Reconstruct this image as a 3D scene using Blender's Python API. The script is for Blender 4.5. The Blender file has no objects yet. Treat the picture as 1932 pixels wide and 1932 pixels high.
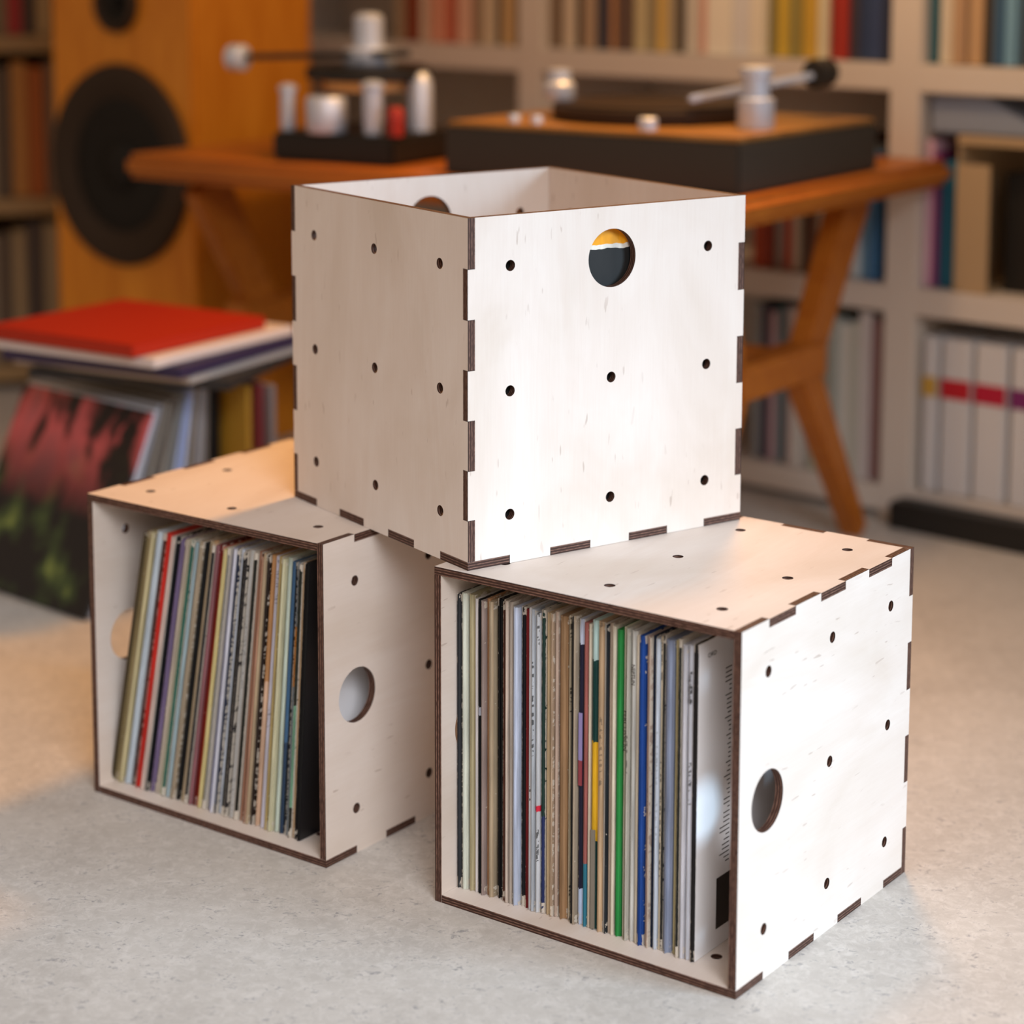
import bpy, bmesh, math, random
from mathutils import Vector, Matrix, noise
from mathutils.geometry import tessellate_polygon
random.seed(7)
S = 0.343            # outer edge of a crate
TH = 0.008           # plywood thickness
sc = bpy.context.scene
col = sc.collection

# ------------------------------------------------------------------ camera
cam_d = bpy.data.cameras.new('camera'); cam = bpy.data.objects.new('camera', cam_d); col.objects.link(cam)
FPX = 4132.6
cam_d.sensor_width = 36.0; cam_d.sensor_fit = 'HORIZONTAL'
cam_d.lens = FPX / 1932 * 36
cam_d.shift_x = 0.0412; cam_d.shift_y = -0.2544
cam_d.clip_start = 0.05
cam.location = (0, 0, 0.9462)
cam.rotation_euler = (math.pi / 2 - 0.14125, 0.0003, 0)
cam_d.dof.use_dof = True
cam_d.dof.focus_distance = 2.14
cam_d.dof.aperture_fstop = 2.45
sc.camera = cam

# ------------------------------------------------------------------ world, lights, exposure
world = bpy.data.worlds.new('room_light'); sc.world = world; world.use_nodes = True
bg = world.node_tree.nodes['Background']
bg.inputs['Color'].default_value = (1.0, 0.68, 0.45, 1); bg.inputs['Strength'].default_value = 0.34

def area(name, loc, target, sx, sy, power, color, spread=180):
    d = bpy.data.lights.new(name, 'AREA'); d.shape = 'RECTANGLE'; d.size = sx; d.size_y = sy
    d.energy = power; d.color = color; d.spread = math.radians(spread)
    o = bpy.data.objects.new(name, d); col.objects.link(o); o.location = loc
    o.rotation_euler = (Vector(target) - Vector(loc)).to_track_quat('-Z', 'Y').to_euler(); return o
area('daylight_window', (2.9, 0.75, 1.25), (0.25, 1.75, 0.3), 1.0, 1.1, 7.1, (0.56, 0.79, 1.0), 46)
area('front_fill', (0.7, -1.2, 2.2), (0.02, 1.45, 0.2), 2.2, 1.4, 11.0, (0.93, 0.94, 0.98), 44)  # unseen soft fill behind the camera, added to light the fronts
d = bpy.data.lights.new('warm_lamp', 'POINT'); d.energy = 14; d.color = (1.0, 0.60, 0.30); d.shadow_soft_size = 0.09
o = bpy.data.objects.new('warm_lamp', d); col.objects.link(o); o.location = (0.42, 3.08, 1.45)
d = bpy.data.lights.new('warm_spot', 'SPOT'); d.energy = 80; d.color = (1.0, 0.39, 0.03); d.shadow_soft_size = 0.13
d.spot_size = math.radians(86); d.spot_blend = 1.0
o = bpy.data.objects.new('warm_spot', d); col.objects.link(o); o.location = (0.46, 3.12, 1.90)
o.rotation_euler = (Vector((-0.55, 2.55, .0)) - o.location).to_track_quat('-Z', 'Y').to_euler()

vs = sc.view_settings
vs.view_transform = 'Standard'; vs.look = 'None'; vs.gamma = 1; vs.exposure = 0.16; vs.use_curve_mapping = False

# ------------------------------------------------------------------ helpers
def lin(c):
    return c / 12.92 if c <= 0.04045 else ((c + 0.055) / 1.055) ** 2.4
def hx(h, k=1.0):
    return tuple(min(1, lin(int(h[i:i + 2], 16) / 255) * k) for i in (0, 2, 4)) + (1,)

def mat(name, color=(.5, .5, .5, 1), rough=.6, metal=0.0, spec=.4):
    m = bpy.data.materials.new(name); m.use_nodes = True
    b = m.node_tree.nodes['Principled BSDF']
    if isinstance(color, str): color = hx(color)
    b.inputs['Base Color'].default_value = color; b.inputs['Roughness'].default_value = rough
    b.inputs['Metallic'].default_value = metal; b.inputs['Specular IOR Level'].default_value = spec
    return m
class N:
    def __init__(s, m): s.t = m.node_tree; s.n = s.t.nodes; s.l = s.t.links; s.b = s.n['Principled BSDF']
    def new(s, t, **k):
        x = s.n.new(t)
        for a, v in k.items(): setattr(x, a, v)
        return x
    def inp(s, node, i, v):
        if hasattr(v, 'type') and hasattr(v, 'is_linked'): s.l.new(v, node.inputs[i])
        elif v is not None: node.inputs[i].default_value = v
    def math(s, op, a, b=None, c=None, clamp=False):
        x = s.new('ShaderNodeMath', operation=op); x.use_clamp = clamp
        s.inp(x, 0, a); s.inp(x, 1, b); s.inp(x, 2, c); return x.outputs[0]
    def mix(s, f, a, b):
        x = s.new('ShaderNodeMix', data_type='RGBA'); s.inp(x, 0, f); s.inp(x, 6, a); s.inp(x, 7, b); return x.outputs[2]
    def co(s, kind='Object'): return s.new('ShaderNodeTexCoord').outputs[kind]
    def mapping(s, v, scale=(1, 1, 1), loc=(0, 0, 0)):
        x = s.new('ShaderNodeMapping'); s.l.new(v, x.inputs['Vector']); x.inputs['Scale'].default_value = scale
        s.inp(x, 'Location', loc); return x.outputs[0]
    def noise(s, v, scale=5, detail=3, rough=.5, dist=0):
        x = s.new('ShaderNodeTexNoise'); s.l.new(v, x.inputs['Vector']); x.inputs['Scale'].default_value = scale
        x.inputs['Detail'].default_value = detail; x.inputs['Roughness'].default_value = rough; x.inputs['Distortion'].default_value = dist
        return x.outputs['Fac']
    def ramp(s, f, stops):
        x = s.new('ShaderNodeValToRGB'); s.l.new(f, x.inputs[0]); e = x.color_ramp.elements
        while len(e) < len(stops): e.new(.5)
        for el, (p, c) in zip(e, stops): el.position = p; el.color = c if len(c) == 4 else tuple(c) + (1,)
        return x.outputs[0]
    def bump(s, h, strength=.2, dist=.001):
        x = s.new('ShaderNodeBump'); s.l.new(h, x.inputs['Height']); x.inputs['Strength'].default_value = strength
        x.inputs['Distance'].default_value = dist; s.l.new(x.outputs[0], s.b.inputs['Normal'])

def rand_off(n):   # per-object random shift of the texture
    r = n.new('ShaderNodeObjectInfo').outputs['Random']
    c = n.new('ShaderNodeCombineXYZ'); n.l.new(n.math('MULTIPLY', r, 13.7), c.inputs[0]); n.l.new(n.math('MULTIPLY', r, 7.3), c.inputs[1]); n.l.new(n.math('MULTIPLY', r, 3.1), c.inputs[2])
    return c.outputs[0]

def birch():
    m = mat('birch_veneer', rough=.52, spec=.35); n = N(m)
    v0 = n.new('ShaderNodeVectorMath', operation='ADD'); n.l.new(n.co(), v0.inputs[0]); n.l.new(rand_off(n), v0.inputs[1]); v = v0.outputs[0]
    cloud = n.noise(n.mapping(v, (1.4, .7, 1)), 6, 4, .55, .6)
    grain = n.noise(n.mapping(v, (60, 2.2, 60)), 8, 3, .6, .3)
    rings = n.noise(n.mapping(v, (9, 1.6, 9)), 1.2, 1, .4, .3)
    rr = n.math('SINE', n.math('MULTIPLY', rings, 70))
    fig = n.math('MULTIPLY', n.math('SMOOTH_MIN', rr, .9, .5), n.math('GREATER_THAN', rings, .50))
    base = n.ramp(cloud, [(.30, (.68, .60, .53)), (.52, (.75, .68, .625)), (.75, (.80, .745, .70))])
    c = n.mix(n.math('MULTIPLY', n.ramp(grain, [(.35, (1, 1, 1)), (.62, (0, 0, 0))]), .07), base, (.52, .40, .32, 1))
    c = n.mix(n.math('MULTIPLY', n.math('ADD', n.math('MULTIPLY', fig, .5), .5), .10), c, (.60, .46, .37, 1))
    fl = n.noise(n.mapping(v, (230, 42, 230)), 1.0, 1, .3)
    patch = n.noise(v, 9, 2, .5)
    f2 = n.math('MULTIPLY', n.ramp(fl, [(.725, (0, 0, 0)), (.765, (1, 1, 1))]), n.ramp(patch, [(.45, (0, 0, 0)), (.6, (1, 1, 1))]))
    c = n.mix(n.math('MULTIPLY', f2, .42), c, (.30, .20, .15, 1))
    n.l.new(c, n.b.inputs['Base Color']); n.bump(grain, .05, .0003); return m
def ply_edge():
    m = mat('laser_cut_plywood_edge', rough=.6, spec=.3); n = N(m)
    v = n.co(); sx = n.new('ShaderNodeSeparateXYZ'); n.l.new(v, sx.inputs[0])
    s = n.math('SINE', n.math('MULTIPLY', sx.outputs[2], 2 * math.pi / .0027))
    nz = n.noise(n.mapping(v, (30, 30, 200)), 6, 3)
    c = n.ramp(n.math('ADD', n.math('MULTIPLY', s, .35), nz), [(.25, (.036, .015, .010)), (.62, (.062, .028, .019)), (.95, (.24, .13, .095))])
    n.l.new(c, n.b.inputs['Base Color']); return m
def sleeve():
    m = mat('printed_card_sleeve', rough=.5, spec=.3); n = N(m)
    oi = n.new('ShaderNodeObjectInfo'); base = oi.outputs['Color']
    def at(nm, o='Fac'):
        a = n.new('ShaderNodeAttribute', attribute_type='OBJECT', attribute_name=nm); return a.outputs[o]
    g = n.new('ShaderNodeSeparateXYZ'); n.l.new(n.co('Generated'), g.inputs[0])
    v0 = n.new('ShaderNodeVectorMath', operation='ADD'); n.l.new(n.co(), v0.inputs[0]); n.l.new(rand_off(n), v0.inputs[1]); v = v0.outputs[0]
    wob = n.math('MULTIPLY_ADD', n.noise(v, 60, 2), .02, g.outputs[2])
    b1 = n.math('MULTIPLY', n.math('GREATER_THAN', wob, at('band_lo')), n.math('LESS_THAN', wob, at('band_hi')))
    c = n.mix(b1, base, at('band_color', 'Color'))
    b2 = n.math('MULTIPLY', n.math('GREATER_THAN', wob, at('cap_lo')), n.math('LESS_THAN', wob, at('cap_hi')))
    c = n.mix(b2, c, at('cap_color', 'Color'))
    # long faint tonal streaks, then printed type, then worn white card
    st = n.noise(n.mapping(v, (160, 20, 5)), 3, 3)
    hs = n.new('ShaderNodeHueSaturation'); n.l.new(c, hs.inputs['Color']); n.l.new(n.math('MULTIPLY_ADD', st, 1.0, .38), hs.inputs['Value']); c = hs.outputs[0]
    ty = n.new('ShaderNodeTexNoise'); ty.inputs['Scale'].default_value = 1.0; ty.inputs['Detail'].default_value = 1
    n.l.new(n.mapping(v, (420, 10, 330)), ty.inputs['Vector'])
    zone = n.math('GREATER_THAN', n.noise(n.mapping(v, (3, 3, 14)), 1, 0), .60)
    mid = n.math('LESS_THAN', n.math('ABSOLUTE', n.math('SUBTRACT', g.outputs[0], .5)), .24)
    tf = n.math('MULTIPLY', n.math('MULTIPLY', n.math('GREATER_THAN', ty.outputs['Fac'], .54), zone), n.math('MULTIPLY', mid, at('type')))
    c = n.mix(n.math('MULTIPLY', tf, .8), c, at('type_color', 'Color'))
    edge = n.math('MULTIPLY', n.math('ABSOLUTE', n.math('SUBTRACT', g.outputs[0], .5)), 2)
    wn = n.noise(n.mapping(v, (260, 60, 110)), 1.6, 4, .65)
    low = n.math('ADD', n.math('LESS_THAN', g.outputs[2], .035), n.math('GREATER_THAN', g.outputs[2], .975))
    thr = n.math('SUBTRACT', .90, n.math('MULTIPLY', at('wear'), n.math('ADD', n.math('MULTIPLY', n.math('POWER', edge, 3), .36), n.math('MULTIPLY', low, .3))))
    w = n.math('GREATER_THAN', wn, thr)
    c = n.mix(n.math('MULTIPLY', w, .85), c, (.62, .57, .49, 1))
    n.l.new(c, n.b.inputs['Base Color']); return m
def lino():
    m = mat('speckled_linoleum', rough=.5, spec=.35); n = N(m); v = n.co()
    a = n.noise(v, 5, 5, .6, .4); b = n.noise(v, 38, 5, .7, .8); s = n.noise(n.mapping(v, (1.0, 1.5, 1)), 105, 4, .65, 1.2)
    c = n.ramp(n.math('ADD', n.math('MULTIPLY', a, .5), n.math('MULTIPLY', b, .5)), [(.36, (.47, .45, .42)), (.50, (.56, .54, .505)), (.64, (.63, .61, .575))])
    c = n.mix(n.math('MULTIPLY', n.math('MULTIPLY', n.ramp(s, [(.54, (0, 0, 0)), (.62, (1, 1, 1))]), n.ramp(b, [(.47, (0, 0, 0)), (.60, (1, 1, 1))])), .7), c, (.21, .215, .235, 1))
    c = n.mix(n.math('MULTIPLY', n.ramp(n.noise(v, 70, 6, .8, 1.0), [(.48, (0, 0, 0)), (.62, (1, 1, 1))]), .38), c, (.78, .76, .73, 1))
    n.l.new(c, n.b.inputs['Base Color']); n.bump(b, .08, .0006); return m
def wood(name, c1, c2, scale=(1, 14, 14), rough=.45):
    m = mat(name, rough=rough); n = N(m); v = n.co()
    g = n.noise(n.mapping(v, scale), 4, 4, .6, 1.2)
    n.l.new(n.ramp(g, [(.3, hx(c1)[:3]), (.7, hx(c2)[:3])]), n.b.inputs['Base Color']); return m

M_BIRCH = birch(); M_EDGE = ply_edge(); M_SLV = sleeve(); M_LINO = lino()
M_CARD = mat('white_card', (.80, .80, .82, 1), .25, spec=.6)
M_DARKPRINT = mat('dark_print', '2b2522', .4)
M_TABLE = wood('oiled_pine', '9a5416', 'b26c22'); M_SPK = wood('orange_veneer', 'd07d18', 'e8982c', (6, 6, 1), .4)
M_RUB = mat('rubber_surround', '34281e', .75); M_CONE = mat('speaker_cone', '060505', .6)
M_BLK = mat('black_lacquer', '1d1c1b', .5); M_BLK2 = mat('black_matt_box', '37342f', .7)
M_SIL = mat('brushed_aluminium', (.66, .76, .95, 1), .5, .6); M_COP = mat('copper_ring', (.85, .42, .16, 1), .35, .7)
M_SHELF = mat('white_shelf_laminate', (.66, .61, .56, 1), .5); M_OAK = wood('left_shelf_wood', '94764c', 'a98a5e', (3, 3, 8))
M_WALL = mat('plaster', (.42, .33, .24, 1), .9)
M_RED = mat('red_card', 'a42208', .45); M_PAPER = mat('paper_edges', 'c9bfae', .8)
M_PLINTHTOP = wood('plinth_top_veneer', '80592a', 'a67d45'); M_MAT = mat('platter_mat', '2a1d14', .6)
M_RUST = mat('red_label', 'a02a20', .5); M_VINYL = mat('black_vinyl', '121110', .25)

def props(o, label=None, cat=None, group=None, kind=None):
    if label: o['label'] = label
    if cat: o['category'] = cat
    if group: o['group'] = group
    if kind: o['kind'] = kind
    return o
def thing(name, label, cat, mw=None, group=None):
    o = bpy.data.objects.new(name, None); o.empty_display_size = .05; col.objects.link(o)
    if mw is not None: o.matrix_world = mw
    return props(o, label, cat, group)
def mk(name, bm, mats, parent=None, smooth=False, mw=None):
    me = bpy.data.meshes.new(name)
    bmesh.ops.recalc_face_normals(bm, faces=bm.faces[:])
    bm.to_mesh(me); bm.free()
    for m in (mats if isinstance(mats, (list, tuple)) else [mats]): me.materials.append(m)
    if smooth:
        me.polygons.foreach_set('use_smooth', [True] * len(me.polygons))
        try: me.set_sharp_from_angle(angle=math.radians(40))
        except Exception: pass
    o = bpy.data.objects.new(name, me); col.objects.link(o)
    if parent: o.parent = parent
    if mw is not None: o.matrix_local = mw
    return o
def box(bm, x0, x1, y0, y1, z0, z1, bev=0.0, seg=2, mi=0):
    r = bmesh.ops.create_cube(bm, size=1, matrix=Matrix.Translation(((x0 + x1) / 2, (y0 + y1) / 2, (z0 + z1) / 2)) @ Matrix.Diagonal((x1 - x0, y1 - y0, z1 - z0, 1)))
    fs = set(f for v in r['verts'] for f in v.link_faces)
    for f in fs: f.material_index = mi
    if bev:
        es = set(e for v in r['verts'] for e in v.link_edges)
        bmesh.ops.bevel(bm, geom=list(es), offset=bev, segments=seg, affect='EDGES', clamp_overlap=True)
    return bm
def BX(*a, **k): return box(bmesh.new(), *a, **k)
def lathe(bm, prof, M=Matrix.Identity(4), n=40):
    rings = []
    for r, z in prof:
        rings.append([bm.verts.new(M @ Vector((r * math.cos(2 * math.pi * i / n), r * math.sin(2 * math.pi * i / n), z))) for i in range(n)])
    for a, b in zip(rings, rings[1:]):
        for i in range(n): bm.faces.new((a[i], a[(i + 1) % n], b[(i + 1) % n], b[i]))
    bm.faces.new(rings[0][::-1]); bm.faces.new(rings[-1]); return bm
def LT(prof, M=Matrix.Identity(4), n=40): return lathe(bmesh.new(), prof, M, n)
def bar(bm, p, q, w0, w1, t, up=Vector((1, 0, 0)), bev=.004):
    """tapered flat bar from p to q; widths w0->w1, thickness t along up"""
    p, q = Vector(p), Vector(q); d = (q - p).normalized(); s = d.cross(up).normalized(); u = s.cross(d).normalized()
    vs = [bm.verts.new(c + s * (sx * w / 2) + u * (su * t / 2)) for c, w in ((p, w0), (q, w1)) for sx, su in ((-1, -1), (1, -1), (1, 1), (-1, 1))]
    fs = [bm.faces.new([vs[i] for i in f]) for f in ((3, 2, 1, 0), (4, 5, 6, 7), (0, 1, 5, 4), (1, 2, 6, 5), (2, 3, 7, 6), (3, 0, 4, 7))]
    if bev: bmesh.ops.bevel(bm, geom=list(set(e for v in vs for e in v.link_edges)), offset=bev, segments=2, affect='EDGES')
    return bm
def frame(o, x, y, z=(0, 0, 1)):
    x, y, z = Vector(x), Vector(y), Vector(z)
    return Matrix(((x.x, y.x, z.x, o[0]), (x.y, y.y, z.y, o[1]), (x.z, y.z, z.z, o[2]), (0, 0, 0, 1)))
def yaw(o, a): return Matrix.Translation(Vector(o)) @ Matrix.Rotation(a, 4, 'Z')

# ------------------------------------------------------------------ the setting
fb = bmesh.new(); box(fb, -5, 5, -2, 6.5, -.05, 0); props(mk('floor', fb, M_LINO), kind='structure')
BK = yaw((.853, 3.37, 0), -math.radians(42))       # frame of the white bookcase: x along its front, y into it
wb = mk('wall_back', BX(-3.6, 1.2, .36, .46, 0, 2.6), M_WALL); wb.matrix_world = BK; props(wb, kind='structure')
LB = yaw((-1.0, 4.55, 0), math.radians(14))
wl = mk('wall_left', BX(-1.6, .32, .36, .46, 0, 2.6), M_WALL); wl.matrix_world = LB; props(wl, kind='structure')

# ------------------------------------------------------------------ plywood crates
CUT = [S * k / 7 for k in range(8)]
HOLE = (.049, .1715, .294)
def circle(cx, cy, r, n): return [(cx + r * math.cos(2 * math.pi * i / n), cy + r * math.sin(2 * math.pi * i / n)) for i in range(n)]
def panel_mesh(outline, holes):
    bm = bmesh.new(); loops = [outline] + holes
    tri = tessellate_polygon([[Vector((x, y, 0)) for x, y in l] for l in loops])
    flat = [p for l in loops for p in l]
    A = [bm.verts.new((x, y, 0)) for x, y in flat]; B = [bm.verts.new((x, y, -TH)) for x, y in flat]
    for t in tri:
        bm.faces.new([A[i] for i in t]); bm.faces.new([B[i] for i in reversed(t)])
    k = 0
    for l in loops:
        m = len(l)
        for i in range(m):
            f = bm.faces.new((A[k + i], A[k + (i + 1) % m], B[k + (i + 1) % m], B[k + i])); f.material_index = 1
        k += m
    return bm
G = .00025
def side_outline():
    pts = []
    # bottom, left to right: odd segments raised, even ones reach down
    for k in range(7):
        a, b = CUT[k], CUT[k + 1]
        if k % 2 == 0: pts += [(max(a - G, TH + G), TH + G), (min(b + G, S), TH + G)]
        else: pts += [(a + G, 0), (b - G, 0)]
    pts[0] = (TH + G, TH + G); pts[-1] = (S, TH + G)
    # right edge upward (k from bottom; odd ones reach the corner)
    for k in range(7):
        a, b = CUT[k], CUT[k + 1]
        if k % 2 == 0: pts += [(S, max(a + G, TH + G)), (S, b - G if k < 6 else S)]
        else: pts += [(S - TH - G, a - G), (S - TH - G, b + G)]
    # left edge downward
    for k in range(6, -1, -1):
        a, b = CUT[k], CUT[k + 1]
        if k % 2 == 0: pts += [(TH + G, b + G if k < 6 else S), (TH + G, max(a - G, TH + G))]
        else: pts += [(0, b - G), (0, a + G)]
    out = []
    for p in pts:
        if not out or (abs(p[0] - out[-1][0]) + abs(p[1] - out[-1][1])) > 1e-6: out.append(p)
    if (abs(out[0][0] - out[-1][0]) + abs(out[0][1] - out[-1][1])) < 1e-6: out.pop()
    return out
def base_outline():
    edge = []
    for k in range(7):
        a, b = CUT[k], CUT[k + 1]
        if k % 2 == 0: edge += [(a + (G if k else 0), 0), (b - (G if k < 6 else 0), 0)]
        else: edge += [(a - G, TH + G), (b + G, TH + G)]
    out = []
    for r in range(4):
        for x, y in edge[:-1]:
            out.append([(x, y), (S - y, x), (S - x, S - y), (y, S - x)][r])
    return out
h9 = [circle(a, b, .0055, 20) for a in HOLE for b in HOLE]
h8 = [circle(a, b, .0055, 20) for a in HOLE for b in HOLE if not (a == .1715 and b == .294)] + [circle(.1715, .2915, .0292, 72)]
def crate(mw, label):
    t = thing('record_crate', label, 'crate', mw, 'three laser-cut birch plywood record crates')
    X, Y, Z = Vector((1, 0, 0)), Vector((0, 1, 0)), Vector((0, 0, 1))
    for O, u, v, hs, out, nm in (((0, 0, 0), X, Z, h8, side_outline(), 'handle_panel'), ((S, 0, 0), Y, Z, h9, side_outline(), 'side_panel'),
                           ((S, S, 0), -X, Z, h8, side_outline(), 'handle_panel'), ((0, S, 0), -Y, Z, h9, side_outline(), 'side_panel'),
                           ((0, 0, 0), Y, X, h9, base_outline(), 'base_panel')):
        mk(nm, panel_mesh(out, hs), [M_BIRCH, M_EDGE], t, mw=frame(O, u, v, u.cross(v)))
    return t
def AB(t): return Vector((math.cos(t), math.sin(t), 0)), Vector((-math.sin(t), math.cos(t), 0))
UP = Vector((0, 0, 1))
RY, LY, TY = -.64544, -.64819, .58669
RO, LO, TO = Vector((.23936, 1.86042, 0)), Vector((-.14816, 2.14355, 0)), Vector((-.00202, 2.04977, S + .0003))
def lying(O, t):
    A, B = AB(t); return frame(O + B * S, UP, -A, -B)
crate(lying(RO, RY), 'birch plywood crate lying open side forward at front right, packed with upright records')
crate(lying(LO, LY), 'birch plywood crate lying open side forward at left, its records leaning to the right')
A, B = AB(TY)
crate(frame(TO, A, B), 'birch plywood crate standing open side up on top of the other two')

# ------------------------------------------------------------------ record sleeves
def sleeve_mesh(t, w=.306, h=.305, cover=False, spine_bev=True):
    bm = bmesh.new(); box(bm, 0, t, 0, w, 0, h)
    if spine_bev:
        es = [e for e in bm.edges if all(abs(v.co.y) < 1e-6 for v in e.verts) and abs(e.verts[0].co.x - e.verts[1].co.x) < 1e-6]
        bmesh.ops.bevel(bm, geom=es, offset=t * .46, segments=3, affect='EDGES')
    if cover:
        for f in bm.faces:
            if f.calc_center_median().x > t - 1e-5 and abs(f.normal.x) > .9: f.material_index = 1
    return bm
def rec_props(o, c, spec):
    o.color = tuple(x * .86 for x in c[:3]) + (1,)
    o['band_lo'] = spec.get('lo', 2.0); o['band_hi'] = spec.get('hi', 3.0); o['band_color'] = list(hx(spec.get('bc', 'ffffff')))[:3]
    o['cap_lo'] = spec.get('clo', 2.0); o['cap_hi'] = spec.get('chi', 3.0); o['cap_color'] = list(hx(spec.get('cc', 'ffffff')))[:3]
    o['wear'] = spec.get('w', .6); o['type'] = spec.get('ty', 0.0); o['type_color'] = list(hx(spec.get('tc', '202020')))[:3]
def unique_labels(items, where, noun='sleeve'):
    """items: colour words left to right -> label naming its neighbours"""
    out = []
    for i, c in enumerate(items):
        if i == 0: l = f'{c} {noun}, leftmost in {where}, beside {items[1]} one'
        elif i == len(items) - 1: l = f'{c} {noun}, rightmost in {where}, beside {items[-2]} one'
        else: l = f'{c} {noun} between {items[i-1]} and {items[i+1]} ones, {where}'
        assert len(l.replace('-', ' ').split()) <= 16, l
        out.append(l)
    return out
# right crate: left edge of each sleeve (m from the crate's right face), colour word, colour, options
RREC = [(-.3352, 'worn charcoal', '32353a', dict(w=1.0)), (-.3285, 'pale mint', 'dfe5d8', {}), (-.3212, 'khaki', 'b5ab88', {}), (-.3131, 'white', 'dcd6d4', {}),
 (-.3096, 'black', '17171a', dict(lo=.62, hi=.65, bc='b8bcc8')), (-.3042, 'mauve grey', 'a79690', {}), (-.3000, 'tan orange', 'c0926a', {}), (-.2960, 'putty', 'b9a78c', {}),
 (-.2899, 'thick black', '141315', dict(w=1.0)), (-.2796, 'reddish brown', '5f372a', dict(w=1.5)), (-.2747, 'cream', 'cdbfb2', {}), (-.2713, 'oatmeal', 'b7ab9f', {}),
 (-.2668, 'ice blue', 'c9d5ec', {}), (-.2593, 'jet black', '1b1c20', dict(w=1.5)), (-.2527, 'dark red', '7e1f22', dict(w=.8)), (-.2478, 'white lettered', 'd9d8da', dict(ty=1)),
 (-.2444, 'pale grey lettered', 'bcc4cd', dict(ty=1)), (-.2396, 'cool white', 'd5dae0', dict(ty=1, clo=.35, chi=.37, cc='e0304a')), (-.2338, 'dark green', '1e3a34', dict(lo=-1, hi=.33, bc='25305c', w=1.4)),
 (-.2285, 'sand', 'd7be98', {}), (-.2218, 'brown edged', 'b79f86', dict(w=1)), (-.2190, 'pinkish beige', 'c4ae9e', dict(w=.9)), (-.2145, 'kraft brown', 'a98662', {}),
 (-.2042, 'torn cream', 'd6cbb0', dict(ty=1, w=1.2)), (-.1978, 'thin black', '1a1a1c', {}), (-.1950, 'bone', 'b8aa96', {}), (-.1922, 'navy', '2b2a40', dict(clo=.93, chi=2, cc='ccd6ea', lo=-1, hi=.13, bc='c6d4ee', w=.9)),
 (-.1848, 'rose brown', 'a3625c', dict(lo=-1, hi=.22, bc='2f7388')), (-.1799, 'ivory', 'd8ccb8', {}), (-.1768, 'dark teal', '1d4a46', dict(lo=.30, hi=.62, bc='eabb2a', clo=.88, chi=2, cc='bcd8d6', w=.5)),
 (-.1684, 'wheat', 'c8ac8a', dict(ty=.6)), (-.1615, 'chalk', 'cfc8be', {}), (-.1590, 'black edged', '2b3238', {}), (-.1576, 'beige', 'bfae9c', {}), (-.1538, 'eggshell', 'ded5c2', {}),
 (-.1494, 'bright green', '2f9a4c', dict(w=.35)), (-.1423, 'black lettered cream', 'dcdcc6', dict()), (-.1360, 'stone', 'c3c1b6', dict(ty=.8)), (-.1335, 'lettered off-white', 'dfe0dc', dict()),
 (-.1254, 'buff', 'd6cab4', dict(ty=.5)), (-.1226, 'deep blue', '1c4a9a', dict(w=.8)), (-.1151, 'blush', 'd2b8ac', dict(ty=.6)), (-.1110, 'worn pink', 'c8b4a6', dict(w=1.2)), (-.1092, 'inky', '1f2c46', {}),
 (-.1052, 'pale blue', 'cdd8e6', dict(ty=.3)), (-.1005, 'parchment', 'c9bca4', dict(ty=1)), (-.0985, 'dark edged', '2c2d2b', dict(w=1.4)), (-.0955, 'blue grey', '8e99b2', {}),
 (-.0853, 'straw yellow', 'd3c99a', {}), (-.0795, 'speckled black', '1d211e', dict(w=1.7)), (-.0758, 'silver white', 'd2d3db', {}), (-.0706, 'typed white', 'dde0ea', dict(ty=1)),
 (-.0643, 'torn black and white', '1a1718', dict(w=1.0)), (-.0586, None, None, None)]
labs = unique_labels([r[1] for r in RREC[:-1]], 'right crate')
Ar, Br = AB(RY)
rrec_objs = {}
for i, (a, nm, c, sp) in enumerate(RREC[:-1]):
    w = RREC[i + 1][0] - a; t = w * .87; last = i == len(RREC) - 2
    o = mk('record_sleeve', sleeve_mesh(t, h=.305 + random.uniform(-.004, .002), cover=last), [M_SLV, M_CARD])
    dy = random.uniform(-.002, .004); 
    P = RO + Ar * (a + w * .06) + Br * (.024 + dy) + UP * (TH + .0004)
    o.matrix_world = frame(P, Ar, Br)
    rec_props(o, hx(c), sp); props(o, labs[i], 'record sleeve', 'records in the right crate'); rrec_objs[nm] = o

def text_mesh(name, body, size, parent, mw, m=M_DARKPRINT, sx=1.0):
    cu = bpy.data.curves.new(name, 'FONT'); cu.body = body; cu.size = size; cu.extrude = .00008; cu.align_x = 'CENTER'; cu.align_y = 'CENTER'
    tmp = bpy.data.objects.new(name + '_tmp', cu); col.objects.link(tmp)
    dg = bpy.context.evaluated_depsgraph_get(); me = bpy.data.meshes.new_from_object(tmp.evaluated_get(dg)); me.name = name
    bpy.data.objects.remove(tmp); me.materials.clear(); me.materials.append(m)
    o = bpy.data.objects.new(name, me); col.objects.link(o); o.parent = parent; o.matrix_local = mw @ Matrix.Diagonal((sx, 1, 1, 1)); return o
# lettering reading down the spines (x = spine width, facing -y)
def spine_text(key, body, size, z, sx=1.2):
    o = rrec_objs[key]; t = max(v.co.x for v in o.data.vertices)
    text_mesh('spine_lettering', body, size, o, frame((t * .5, -.0003, z), (0, 0, -1), (1, 0, 0), (0, -1, 0)), sx=sx)
spine_text('black lettered cream', 'PERCUSSION', .0055, .205, 1.25)
spine_text('lettered off-white', 'NEPTUN', .0055, .262, .95)
spine_text('typed white', 'THE YOU LIVES', .0036, .262, 1.1)
def spine_print(key, z0, z1, colr):
    o = rrec_objs[key]; t = max(v.co.x for v in o.data.vertices)
    mk('spine_print', BX(t * .2, t * .8, -.0003, .001, z0, z1), mat('print_' + colr, colr, .5), o)
spine_print('dark teal', .001, .100, '7d776c'); spine_print('navy', .165, .212, '8f86b8'); spine_print('navy', .140, .165, '8a3a44')
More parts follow.
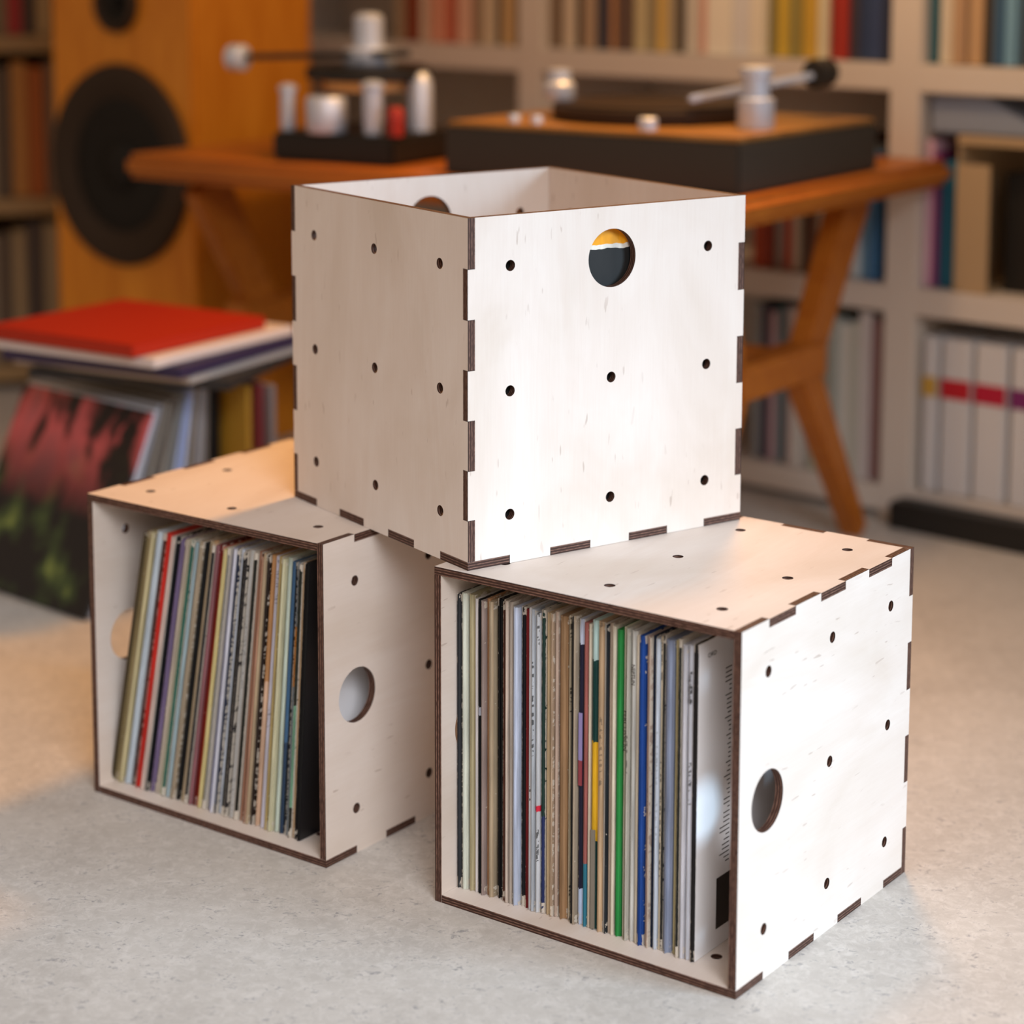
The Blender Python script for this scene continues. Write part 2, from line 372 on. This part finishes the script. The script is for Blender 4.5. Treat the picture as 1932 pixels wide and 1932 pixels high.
# front cover of the last sleeve in the right crate
o = rrec_objs['torn black and white']; tx = max(v.co.x for v in o.data.vertices)
text_mesh('cover_lettering', 'ORD', .006, o, frame((tx + .0002, .026, .290), (0, 1, 0), (0, 0, 1), (1, 0, 0)), sx=1.2)
bm = bmesh.new(); y0 = .044; box(bm, tx, tx + .0003, y0 - .004, y0 + .045, .018, .068); mk('cover_photograph', bm, M_DARKPRINT, o)
bm = bmesh.new()
for k in range(44):
    z = .080 + k * .0044; L = random.choice((.004, .006, .008, .011)) * (1.6 if k < 9 else 1)
    box(bm, tx, tx + .0003, .062 - L, .062, z, z + .0009)
mk('cover_track_list', bm, M_DARKPRINT, o)

M_SHADECOVER = mat('white_cover_with_shade_strip', (.85, .86, .90, 1), .3)
n = N(M_SHADECOVER); q = n.new('ShaderNodeSeparateXYZ'); n.l.new(n.co(), q.inputs[0])
n.l.new(n.mix(n.math('LESS_THAN', q.outputs[1], .050), (.88, .89, .93, 1), (.012, .012, .014, 1)), n.b.inputs['Base Color'])  # black front strip paints the shade in the gap beside the crate panel
# left crate: boundaries measured along a level line near mid height
LREC = [(-.2995, 'olive brown', '5a4d38', {}), (-.2962, 'moss khaki', '8f7f58', dict(w=.8)), (-.2932, 'dull khaki', 'ab9a72', {}), (-.2886, 'cream yellow', 'cfc59c', {}), (-.2823, 'sky white', 'c6d4de', {}),
 (-.2715, 'maroon brown', '5d3a34', dict(w=1.2)), (-.2661, 'thick red', 'd8382e', dict(w=.2)), (-.2545, 'pinkish white', 'd8c2b8', {}), (-.2492, 'chalk white', 'd2ccc4', {}), (-.2462, 'thin black', '1d2024', {}),
 (-.2436, 'grey purple', '7b6b90', dict(w=1.0)), (-.2342, 'bone', 'c4b8a8', {}), (-.2281, 'cream green', 'cdceb4', dict(w=.8)), (-.2237, 'forest green', '2f6a5c', dict(w=1.5)), (-.2176, 'powder blue', 'a9c0c8', {}),
 (-.2115, 'grey beige', 'a89a84', dict(w=1)), (-.2037, 'deep black', '101214', {}), (-.1976, 'pale tan', 'c4b294', {}), (-.1899, 'black flecked', '2a2c2e', dict(w=1.6)), (-.1847, 'dusty mauve', '94646a', dict(w=.4)),
 (-.1787, 'dark crimson', '6f1c18', {}), (-.1752, 'orange red', 'd0481c', dict(w=.7)), (-.1719, 'pale yellow', 'd6c88e', dict(w=.8)), (-.1651, 'speckled grey', '8d8c84', dict(w=1.8)), (-.1609, 'lavender', '9096c2', dict(w=.8)),
 (-.1541, 'cool white', 'd4d6e2', {}), (-.1491, 'navy', '232c44', dict(w=1.2)), (-.1457, 'bright white', 'd2dcea', dict(w=.5)), (-.1407, 'speckled black', '191c1f', dict(w=1.7)), (-.1365, 'charcoal', '2c2a2c', dict(w=1.3)), (-.1323, 'light grey', 'c6c4c0', dict(ty=.3)),
 (-.1240, 'yellow flecked black', '22221c', dict(w=1.9)), (-.1174, 'brown pink', 'a87a62', {}), (-.1135, 'chestnut', '5e3426', dict(w=.8)), (-.1100, 'tan pink', 'c0957c', {}), (-.1075, 'fawn', 'bda88a', {}), (-.1034, 'dark umber', '2c211c', dict(w=1)),
 (-.0993, 'ochre tan', 'b98a5c', dict(lo=-1, hi=.55, bc='c8a88e')), (-.0920, 'white lilac', 'd2cfdc', dict(ty=.6)), (-.0846, 'gold edged', 'ae9a66', dict(w=.8)), (-.0805, 'milky cream', 'd2cfae', {}), (-.0749, 'pale mint', 'c6d2c4', {}), (-.0685, 'slate blue', '44688a', dict(lo=-1, hi=.35, bc='2c4058', w=.5)),
 (-.0628, 'black', '15171a', dict(w=1.2)), (-.0604, 'silver grey', '87929a', dict(clo=.56, chi=.78, cc='c8842c')), (-.0560, 'leaf patterned', '24281f', dict(lo=.12, hi=.5, bc='6f9a80', w=1.4)), (-.0508, 'thin tan', 'b79a78', {}), (-.0490, 'ink black', '121315', dict(w=1.2)), (-.0440, 'black spined white covered', '0d0d0e', dict(w=.3)), (-.0395, None, None, None)]
labs = unique_labels([r[1] for r in LREC[:-1]], 'left crate')
Al, Bl = AB(LY)
def ltan(a):
    if a < -.19: return .170 + (.208 - .170) * (-.19 - a) / .11
    return .060 + (.170 - .060) * (-.04 - a) / .15
for i, (a, nm, c, sp) in enumerate(LREC[:-1]):
    a1 = LREC[i + 1][0]; th = math.atan(ltan((a + a1) / 2)); zr = .196 + .051 * (a + .2995) / .265
    w = (a1 - a) * math.cos(th); t = w * .84; last = i == len(LREC) - 2
    ab = a1 - (zr - TH) * math.tan(th)            # bottom right corner touches the crate's floor
    o = mk('record_sleeve', sleeve_mesh(t, h=.305 + random.uniform(-.004, .001), cover=last), [M_SLV, M_SHADECOVER])
    P = LO + Al * ab + Bl * (.020 + random.uniform(-.002, .003)) + UP * (TH + .0005)
    o.matrix_world = frame(P, Al, Bl) @ Matrix.Rotation(th, 4, 'Y') @ Matrix.Translation((-t, 0, 0))
    rec_props(o, hx(c), sp); props(o, labs[i], 'record sleeve', 'records leaning in the left crate')

# upper crate: one sleeve just behind its pierced front
o = mk('record_sleeve', sleeve_mesh(.004, w=.3, h=.313, spine_bev=False), [M_SLV, M_SLV])
At, Bt = AB(TY)
o.matrix_world = frame(TO + At * (.014 + .30) + Bt * (TH + .003) + UP * (TH + .0005), Bt, -At)
rec_props(o, hx('262626'), dict(lo=.945, hi=3, bc='f2a51c', clo=.938, chi=.952, cc='e8e4da', w=.1))
props(o, 'black record sleeve with an orange top band, behind the round hole of the upper crate', 'record sleeve')

# ------------------------------------------------------------------ table with crossed trestle legs
TB = frame((.36, 2.90, 0), (.81, -.586, 0), (.586, .81, 0))
t = thing('record_table', 'low orange-brown wooden table with crossed legs carrying both turntables', 'table', TB)
TZ = .600
mk('tabletop', BX(-1.15, 0, 0, .70, TZ - .040, TZ, bev=.012, seg=3), M_TABLE, t, True)
for x in (-1.04, -.10):
    for ya, ym, yb in ((.08, .23, .10), (.54, .38, .58)):
        mk('upper_leg', bar(bmesh.new(), (x, ya, TZ - .042), (x, ym if x < -.5 else ym - (.07 if ym < .3 else -.0), .30), .085, .060, .034), M_TABLE, t, True)
        mk('lower_leg', bar(bmesh.new(), (x, ym if x < -.5 else ym - (.07 if ym < .3 else -.0), .30), (x, yb if x < -.5 or yb > .3 else .03, .004), .062, .036, .034), M_TABLE, t, True)
    mk('side_rail', bar(bmesh.new(), (x, .15, .315), (x, .42, .315), .055, .055, .05), M_TABLE, t, True)
mk('stretcher', BX(-1.02, -.12, .285, .315, .30, .345, bev=.004), M_TABLE, t, True)

# ------------------------------------------------------------------ large black turntable
P = TB @ Vector((-.035, .06, TZ + .001))
t = thing('turntable', 'wide black turntable with wooden top on the right of the table', 'turntable', Matrix.Translation(P) @ Matrix.Rotation(-.6263, 4, 'Z'))
mk('plinth', BX(-.50, 0, 0, .43, 0, .070, bev=.004), M_BLK2, t, True)
mk('top_plate', BX(-.497, -.003, .003, .427, .0702, .078, bev=.002), M_PLINTHTOP, t, True)
pl = mk('platter', LT([(.05, .079), (.15, .080), (.152, .083), (.152, .098), (.149, .100), (.01, .100)], Matrix.Translation((-.27, .22, 0)), 64), M_MAT, t, True)
mk('platter_mat', LT([(.143, .1004), (.143, .104), (.01, .104)], Matrix.Translation((-.27, .22, 0)), 64), M_MAT, pl, True)
mk('spindle_clamp', LT([(.022, .1045), (.024, .108), (.024, .128), (.018, .134), (.018, .150), (.005, .152)], Matrix.Translation((-.40, .16, 0)), 32), M_SIL, t, True)
ta = mk('tonearm_pillar', LT([(.026, .0785), (.027, .082), (.027, .120), (.020, .124), (.020, .150), (.024, .153), (.024, .165), (.01, .168)], Matrix.Translation((-.060, .155, 0)), 32), M_SIL, t, True)
mk('tonearm', bar(bmesh.new(), (-.06, .33, .145), (-.15, .12, .118), .012, .009, .010, up=Vector((0, 0, 1)), bev=.002), M_SIL, t, True)
mk('counterweight', LT([(.02, -.02), (.022, -.018), (.022, .018), (.02, .02)], Matrix.Translation((-.055, .345, .148)) @ Matrix.Rotation(math.pi / 2, 4, 'X'), 24), M_BLK, t, True)
mk('speed_knob', LT([(.014, .0785), (.014, .094), (.012, .096)], Matrix.Translation((-.17, .04, 0)), 24), M_SIL, t, True)
mk('speed_knob', LT([(.009, .0785), (.009, .088), (.008, .09)], Matrix.Translation((-.36, .04, 0)), 24), M_SIL, t, True)
mk('speed_knob', LT([(.009, .0785), (.009, .088), (.008, .09)], Matrix.Translation((-.40, .04, 0)), 24), M_SIL, t, True)

# ------------------------------------------------------------------ small skeletal turntable on the left
P = Vector((-.178, 3.50, TZ + .001))
t = thing('turntable', 'skeletal turntable with silver pillars and a copper ring at the left of the table', 'turntable', Matrix.Translation(P) @ Matrix.Rotation(-.55, 4, 'Z'))
mk('chassis', BX(-.10, .13, -.10, .16, 0, .045, bev=.006), M_BLK, t, True)
for x, y, r, h in ((-.088, -.07, .012, .115), (.075, -.07, .015, .125), (.03, .14, .012, .115), (-.05, .13, .010, .1)):
    mk('pillar', LT([(r * .9, .0452), (r, .05), (r, h - .008), (r * 1.25, h - .006), (r * 1.25, h), (r * .6, h + .004)], Matrix.Translation((x, y, 0)), 28), M_SIL, t, True)
mk('motor_housing', LT([(.030, .0455), (.032, .048), (.032, .098), (.029, .102)], Matrix.Translation((-.01, -.095, 0)) @ Matrix.Translation((0, .02, 0)), 36), M_SIL, t, True)
mk('copper_ring', LT([(.05, .103), (.078, .104), (.078, .119), (.05, .120)], Matrix.Translation((.0, .03, .004)), 48), M_COP, t, True)
pl = mk('platter', LT([(.05, .125), (.100, .126), (.102, .128), (.102, .142), (.098, .144), (.01, .144)], Matrix.Translation((.0, .03, 0)), 56), M_BLK, t, True)
mk('disc', LT([(.094, .1445), (.094, .147), (.01, .147)], Matrix.Translation((.0, .03, 0)), 56), M_VINYL, pl, True)
mk('record_weight', LT([(.040, .1475), (.042, .150), (.042, .172), (.024, .176), (.024, .222), (.018, .228), (.012, .230)], Matrix.Translation((.0, .03, 0)), 36), M_SIL, t, True)
ta = mk('tonearm', bar(bmesh.new(), (-.195, -.06, .158), (.085, .02, .168), .009, .014, .010, up=Vector((0, 0, 1)), bev=.002), M_BLK, t, True)
mk('counterweight', LT([(.018, -.014), (.021, -.012), (.021, .012), (.018, .014)], Matrix.Translation((-.195, -.06, .157)) @ Matrix.Rotation(math.pi / 2, 4, 'Y'), 28), M_SIL, t, True)
mk('arm_tower', LT([(.02, .0455), (.02, .12), (.014, .135), (.008, .139)], Matrix.Translation((.098, .03, 0)), 28), M_SIL, t, True)
mk('red_knob', LT([(.012, .0455), (.013, .07), (.013, .085), (.009, .09)], Matrix.Translation((.12, -.075, 0)), 24), M_RUST, t, True)

# ------------------------------------------------------------------ loudspeaker
SPK = frame((-.498, 3.95, 0), (-.766, .643, 0), (-.643, -.766, 0))     # x along the front away from the camera, y out of the front
t = thing('loudspeaker', 'tall orange wood loudspeaker with a big black woofer', 'loudspeaker', frame((-.498, 3.95, 0), (-.766, .643, 0), (-.643, -.766, 0)))
mk('cabinet', BX(0, .395, -.307, 0, 0, 1.12, bev=.006), M_SPK, t, True)
def driver(cx, cz, R, nm):
    M = Matrix.Translation((cx, 0.0005, cz)) @ Matrix.Rotation(-math.pi / 2, 4, 'X')
    s = mk(nm, LT([(R * .98, 0), (R, .004), (R * .97, .016), (R * .88, .020), (R * .74, .014), (R * .66, .004), (R * .3, .002)], M, 72), M_RUB, t, True)
    bm = LT([(R * .655, .0045), (R * .64, .0065), (R * .5, .0055), (R * .30, .0035)], M, 64); mk('cone', bm, M_CONE, s, True)
    mk('dust_cap', LT([(R * .26, .004), (R * .24, .012), (R * .15, .020), (R * .04, .023)], M, 40), M_CONE, s, True)
driver(.198, .530, .190, 'woofer'); driver(.198, .832, .056, 'tweeter')

# ------------------------------------------------------------------ white bookcase on the right wall
t = thing('bookcase', 'long white open bookcase full of books behind the table', 'bookcase', BK)
def part(nm, *a, m=M_SHELF): mk(nm, BX(*a, bev=.002), m, t, True)
BX0, BX1 = -1.86, .42
for z0, z1 in ((.012, .055), (.345, .390), (.705, .750), (1.07, 1.115), (1.43, 1.475)):
    part('shelf', BX0, BX1, 0, .33, z0, z1)
for x in (-1.85, -1.00, -.21, .40): part('divider', x - .028, x + .028, -.001, .329, 0.0, 1.475)
part('back_board', BX0, BX1, .331, .341, 0, 1.475)
n_lab = {}
def book(x0, x1, z0, h, d, colr, label, cat='book', group=None, y0=.02, parts=True, lean=0):
    w = (x1 - x0) * .95
    e = bpy.data.objects.new('book', None); col.objects.link(e)
    e.matrix_world = BK @ Matrix.Translation((x0 + (x1 - x0) * .025, y0, z0)) @ Matrix.Rotation(lean, 4, 'Y')
    props(e, label, cat, group)
    bm = bmesh.new(); c = min(.0025, w * .15)
    box(bm, 0, w, 0, c * 1.2, 0, h); box(bm, 0, c, c * 1.2, d, 0, h); box(bm, w - c, w, c * 1.2, d, 0, h)
    m = bpy.data.materials.get('cloth_' + colr) or mat('cloth_' + colr, hx(colr, 1.15), .6)
    mk('cover', bm, m, e); mk('page_block', BX(c, w - c, c * 1.2, d - .004, .003, h - .004), M_PAPER, e); return e
rows = {
'top shelf right bay': (.751, [(-.180,-.165,'1d5566','teal'), (-.165,-.135,'c9c2b4','white'), (-.135,-.113,'a98c70','tan'), (-.113,-.081,'b89a78','sand'), (-.081,-.063,'39342f','black'), (-.063,-.049,'3a5a78','slate blue'), (-.049,-.028,'6f9bb8','light blue'), (-.028,-.013,'5f87a6','mid blue'), (-.013,-0,'2c3440','charcoal'), (0.0,.03,'8a6a50','brown')]),
'top shelf left bay': (.751, [(-1.358,-1.329,'a08a70','beige'), (-1.329,-1.301,'7a3a24','rust'), (-1.301,-1.273,'c8b8a4','cream'), (-1.273,-1.235,'c98f78','salmon'), (-1.235,-1.197,'b5614a','brick red'), (-1.197,-1.156,'d0a894','pale pink'), (-1.156,-1.129,'8a7560','taupe'), (-1.129,-1.103,'c2b29a','ivory'), (-1.103,-1.08,'5a4a40','dark brown'), (-1.08,-1.054,'c7a878','straw'), (-.97,-.954,'8c7a68','grey brown'), (-0.954,-0.933,'6a4e34','brown'), (-0.933,-0.904,'c6b9a6','pale grey'), (-0.904,-0.883,'43382f','black'), (-0.883,-0.859,'a9927a','fawn'), (-0.859,-0.827,'3d3c48','dark slate'), (-0.827,-0.807,'b98a60','copper'), (-0.807,-0.779,'5c4a44','umber'), (-0.779,-0.753,'c4b790','pale yellow'), (-0.753,-0.728,'8f8468','olive grey'), (-0.728,-0.707,'c9a95e','mustard'), (-0.707,-0.681,'a79c84','dun'), (-0.681,-0.658,'47403a','coal'), (-0.658,-0.634,'c4c0b6','silver grey'), (-0.634,-0.611,'d9a59a','rose'), (-0.611,-0.558,'e0dccf','thick white'), (-0.558,-0.519,'cfd0d2','cool white'), (-0.519,-0.493,'dcd6c6','chalk'), (-0.493,-0.471,'7a7040','olive'), (-0.471,-0.446,'c7a93c','yellow'), (-0.446,-0.421,'8d8248','moss'), (-0.421,-0.389,'bd9a3c','gold'), (-0.389,-0.369,'c9c3a8','parchment'), (-0.369,-0.343,'8f2a22','crimson'), (-0.343,-0.328,'a23228','red'), (-0.328,-0.31,'3b3844','ink'), (-0.31,-0.286,'2c3c5e','navy'), (-0.286,-0.268,'34456c','indigo'), (-0.268,-0.243,'26304a','midnight blue')]),
'middle shelf left bay': (.391, [(-0.507,-0.487,'a8492a','orange'), (-0.487,-0.47,'8d3b2a','brick'), (-0.47,-0.453,'9a9894','grey'), (-0.453,-0.434,'b2432e','scarlet'), (-0.434,-0.415,'bfb3a3','pale grey'), (-0.415,-0.396,'3a3236','black'), (-0.396,-0.375,'6a4a3a','brown'), (-0.375,-0.354,'b3a898','stone'), (-0.354,-0.333,'7d6a60','taupe'), (-0.333,-0.313,'a9b8c2','ice blue'), (-0.313,-0.297,'b9c6cc','pale blue'), (-0.297,-0.277,'6f9cbc','sky blue'), (-0.277,-0.262,'3f6f9c','cobalt')]),
'middle shelf right bay': (.391, [(-.179,-.166,'c9a6bc','pink'), (-.166,-.156,'7a2a68','magenta'), (-.156,-.138,'1c5a72','teal'), (-.138,-.124,'1d6a88','peacock blue')]),
'bottom shelf left bay': (.056, [(-0.509,-0.493,'8a9296','grey'), (-0.493,-0.475,'3f3a4a','aubergine'), (-0.475,-0.46,'b79aa0','dusty pink'), (-0.46,-0.443,'4a6a70','dark teal'), (-0.443,-0.423,'b5a0a4','mauve'), (-0.423,-0.404,'c2beb8','silver'), (-0.404,-0.383,'b0aaa4','stone'), (-0.383,-0.364,'a9b3a0','sage'), (-0.364,-0.347,'c6c6c0','pale grey'), (-0.347,-0.329,'a0a8a4','green grey'), (-0.329,-0.308,'c9cac6','white'), (-0.308,-0.29,'b4b8b0','ash'), (-0.29,-0.271,'c0bcbc','pearl'), (-0.271,-0.25,'8a6a6a','faded maroon')]),
}
hr = {'.751': (.20, .29), '.391': (.20, .27), '.056': (.255, .283)}
for where, (z, L) in rows.items():
    wds = unique_labels([b[3] for b in L], where, 'book')
    lo, hi = (.20, .27) if z > .7 else ((.20, .245) if z > .3 else (.255, .283))
    for i, (a, b, c, nm) in enumerate(L):
        book(a, b, z + .0005, random.uniform(lo, hi), random.uniform(.19, .24), c, wds[i], 'book', 'books on the ' + where, y0=random.uniform(.01, .03))
# record binders with a red band, bottom right
M_BIND = mat('white_plastic_binder', (.66, .67, .70, 1), .4)
bandc = [('c8a24a', 'yellow and red'), ('c02030', 'red'), ('b81c3c', 'crimson'), ('7a2a6a', 'purple and red')]
for i, (a, b) in enumerate(((-.170, -.139), (-.136, -.079), (-.076, -.016), (-.012, .050))):
    e = thing('binder', '%s-banded white binder standing on the bottom bookcase shelf%s' % (bandc[i][1], ('', '', '', ', cut by the frame edge')[i]), 'binder', BK @ Matrix.Translation((a, .012, .0562)), 'white binders on the bottom shelf')
    w = b - a - .004
    mk('case', BX(0, w, 0, .24, 0, .255, bev=.004), M_BIND, e, True)
    mk('spine_band', BX(.001, w - .001, -.0008, .001, .158, .190), mat('band_%d' % i, bandc[i][0], .5), e)
# dark low strip in front of the lowest shelf, storage box, tilted folder
b_ = mk('floor_strip', BX(-.19, .25, -.05, -.004, .001, .045, bev=.003), M_BLK, None, True); b_.matrix_world = BK
props(b_, 'long low black strip on the floor in front of the white bookcase', 'tray')
e = thing('magazine_file', 'open tan cardboard magazine file on the middle shelf at far right', 'magazine file', BK @ Matrix.Translation((-.118, .01, .3905)))
M_KRAFT = mat('tan_cardboard', 'b39a78', .8)
bm = bmesh.new(); box(bm, 0, .058, 0, .24, 0, .004); box(bm, 0, .058, 0, .004, .004, .205)
box(bm, 0, .004, .004, .24, .004, .235); mk('side', bm, M_KRAFT, e)
bm = bmesh.new(); box(bm, .062, .150, .05, .24, 0, .19); mk('contents', bm, M_BLK, e)
bm = bmesh.new(); box(bm, .0, .155, 0, .24, .236, .250); mk('lid', bm, M_KRAFT, e)
bm = bmesh.new()
prof = [(-.055, 0), (.155, 0), (.150, .012), (.10, .030), (.05, .058), (.0, .078), (-.04, .083), (-.056, .060)]
r0 = [bm.verts.new((x, .02, z)) for x, z in prof]; r1 = [bm.verts.new((x, .21, z * .9)) for x, z in prof]
bm.faces.new(r0); bm.faces.new(r1[::-1])
for i in range(len(prof)): bm.faces.new((r0[i], r0[(i + 1) % len(prof)], r1[(i + 1) % len(prof)], r1[i]))
bmesh.ops.bevel(bm, geom=bm.edges[:], offset=.004, segments=2, affect='EDGES')
o = mk('cloth_bag', bm, mat('blue_grey_cloth', '8a96aa', .8), None, True); o.matrix_world = BK @ Matrix.Translation((-.118, 0, .6408))
props(o, 'blue grey cloth bag slumped on the tan magazine file', 'bag')

# ------------------------------------------------------------------ wooden record shelf at far left
t = thing('record_shelf', 'brown wooden record shelf behind the loudspeaker at far left', 'shelf', LB)
def part2(nm, *a): mk(nm, BX(*a, bev=.002), M_OAK, t, True)
for z0, z1 in ((.02, .055), (.375, .41), (.715, .75), (1.07, 1.10)): part2('shelf', -.62, .30, 0, .33, z0, z1)
for x in (-.63, .28): part2('side_board', x - .015, x + .015, -.001, .33, 0, 1.10)
part2('back_board', -.62, .28, .331, .34, 0, 1.1)
for z, pal, nmz in ((.751, [('6a2a22', 'dark red'), ('7d6a50', 'tan'), ('a02c2c', 'bright red'), ('4a3a30', 'brown'), ('b09468', 'straw'), ('6f5c48', 'umber'), ('9a2428', 'crimson'), ('8a7a60', 'beige')], 'upper'),
                    (.411, [('9a8a70', 'beige'), ('5a4a3a', 'umber'), ('b0793a', 'ochre'), ('a2571e', 'orange'), ('7a6450', 'taupe'), ('3c2e24', 'dark brown'), ('c09050', 'amber'), ('6b1f1c', 'maroon')], 'middle'),
                    (.056, [('8a7a64', 'sand'), ('5c4c3c', 'brown'), ('9c8460', 'buff'), ('4c4038', 'coal'), ('a08c6c', 'wheat'), ('6a5844', 'earth'), ('7c3a24', 'rust'), ('3a2c22', 'espresso')], 'lower')):
    names = [p[1] for p in pal]; wds = unique_labels(names, f'{nmz} board at far left')
    x = -.02
    for i, (c, nm) in enumerate(pal):
        w = random.uniform(.026, .038)
        o = mk('record_sleeve', BX(0, w * .93, 0, .29, 0, random.uniform(.27, .30), bev=.002), bpy.data.materials.get('cloth_' + c) or mat('cloth_' + c, hx(c, 1.1), .6), None)
        o.matrix_world = LB @ Matrix.Translation((x, .01, z)); x += w
        props(o, wds[i], 'record sleeve', f'records on the {nmz} board at far left')

# ------------------------------------------------------------------ loose records standing on the floor at left
PD = Vector((.68, .73, 0)).normalized(); PT = Vector((.73, -.68, 0)).normalized()
PB = Vector((-.54, 2.963, .0))
def cover_art():
    m = mat('printed_cover_art', rough=.5); n = N(m); g = n.co('Object'); s = n.new('ShaderNodeSeparateXYZ'); n.l.new(g, s.inputs[0])
    a = n.noise(n.mapping(g, (1, 1.6, .8)), 10, 3, .5, .5)
    pink = n.ramp(a, [(.44, hx('1d1516')[:3]), (.54, hx('c65a5c')[:3]), (.7, hx('a85a5e')[:3])])
    low = n.ramp(n.noise(g, 14, 3), [(.5, hx('17171a')[:3]), (.64, hx('3a4c2c')[:3]), (.78, hx('8c9c50')[:3])])
    f = n.math('MULTIPLY_ADD', s.outputs[2], 9.0, -1.2, clamp=True)
    c = n.mix(f, low, pink); n.l.new(c, n.b.inputs['Base Color']); return m
M_ART = cover_art()
PC = [('cover art', None), ('cool white', 'ccd2de'), ('grey', '8c8a8c'), ('slate white', 'b6bcc8'), ('dark taupe', '6a625c'), ('ash', '9c988f'), ('umber', '584e48'), ('iron grey', '6e6c70'), ('bone', 'bdb5a6'), ('pewter', '84888c'), ('fog', 'a9adb4'),
      ('bright blue', '9db6ea'), ('pale blue', 'b9c8e8'), ('ash grey', '8e8c90'), ('putty', 'aca294'), ('charcoal', '4c4a4c'), ('pearl', 'b4b2b4'), ('mist', '96989e'), ('clay', '847a70'), ('black', '1b1819'), ('jet black', '141213')]
sstep = .244 / (len(PC) - 1)
wds = unique_labels([('pink, black and green illustrated' if k == 0 else p[0]) for k, p in enumerate(PC)], 'floor stack')
for k, (nm, c) in enumerate(PC):
    s_ = k * sstep; th = math.radians(25) * (1 - k / (len(PC) - 1))
    o = mk('record_sleeve', sleeve_mesh(.0052), [M_ART if k == 0 else (bpy.data.materials.get('card_' + c) or mat('card_' + c, c, .5))])
    # local x = through the stack (away), y = away from the spine side, z up the sleeve
    X = (PD * math.cos(th) - UP * math.sin(th)).normalized(); Z = (UP * math.cos(th) + PD * math.sin(th)).normalized(); Y = -PT
    o.matrix_world = frame(PB + PD * s_ + PT * random.uniform(-.006, .006) + UP * (math.sin(th) * .0075 + .0005), X, Y, Z)
    props(o, wds[k], 'record sleeve', 'records standing on the floor at left')
# coloured sleeves behind the black ones
for k, (nm, c) in enumerate([('yellow and grey', 'b08a30'), ('maroon', '7a3038'), ('grey', '8a8488')]):
    o = mk('record_sleeve', sleeve_mesh(.008), [bpy.data.materials.get('card_' + c) or mat('card_' + c, c, .5)])
    o.matrix_world = frame(PB + PD * (.262 + k * .013) + PT * (.055 + .012 * (k % 3)) + UP * .0005, PD, -PT)
    props(o, f'{nm} record sleeve standing behind the black ones, by the left table leg', 'record sleeve', 'records standing by the left table leg')
# pile lying on top
zt = .322
def flat(nm, dx, dy, rot, th, c, label, size=.315, m=None):
    global zt
    o = mk('record_sleeve', BX(-size / 2, size / 2, -size / 2, size / 2, 0, th, bev=.002), m or mat('card_flat_' + c, c, .5), None, True)
    o.matrix_world = Matrix.Translation((dx, dy, zt)) @ Matrix.Rotation(rot, 4, 'Z'); zt += th + .001
    props(o, label, 'record sleeve', 'records lying on top of the floor stack')
flat('a', -.44, 3.20, -.30, .014, '2a2a2c', 'black sleeve, lowest of the pile lying on the floor stack')
flat('b', -.45, 3.19, -.50, .012, 'b8b0aa', 'pale grey sleeve jutting out low in the lying pile')
flat('c', -.46, 3.16, -.50, .016, '30284a', 'dark violet sleeve under the white one in the lying pile')
flat('d', -.478, 3.15, -.57, .014, 'cfc8c8', 'white sleeve directly under the red one on top')
flat('e', -.497, 3.13, -.60, .018, 'c22a10', 'bright red sleeve lying on top of the pile', .285, M_RED)
L_ = [o['label'] for o in bpy.data.objects if o.parent is None and 'label' in o.keys()]
assert len(L_) == len(set(L_)), [l for l in L_ if L_.count(l) > 1]
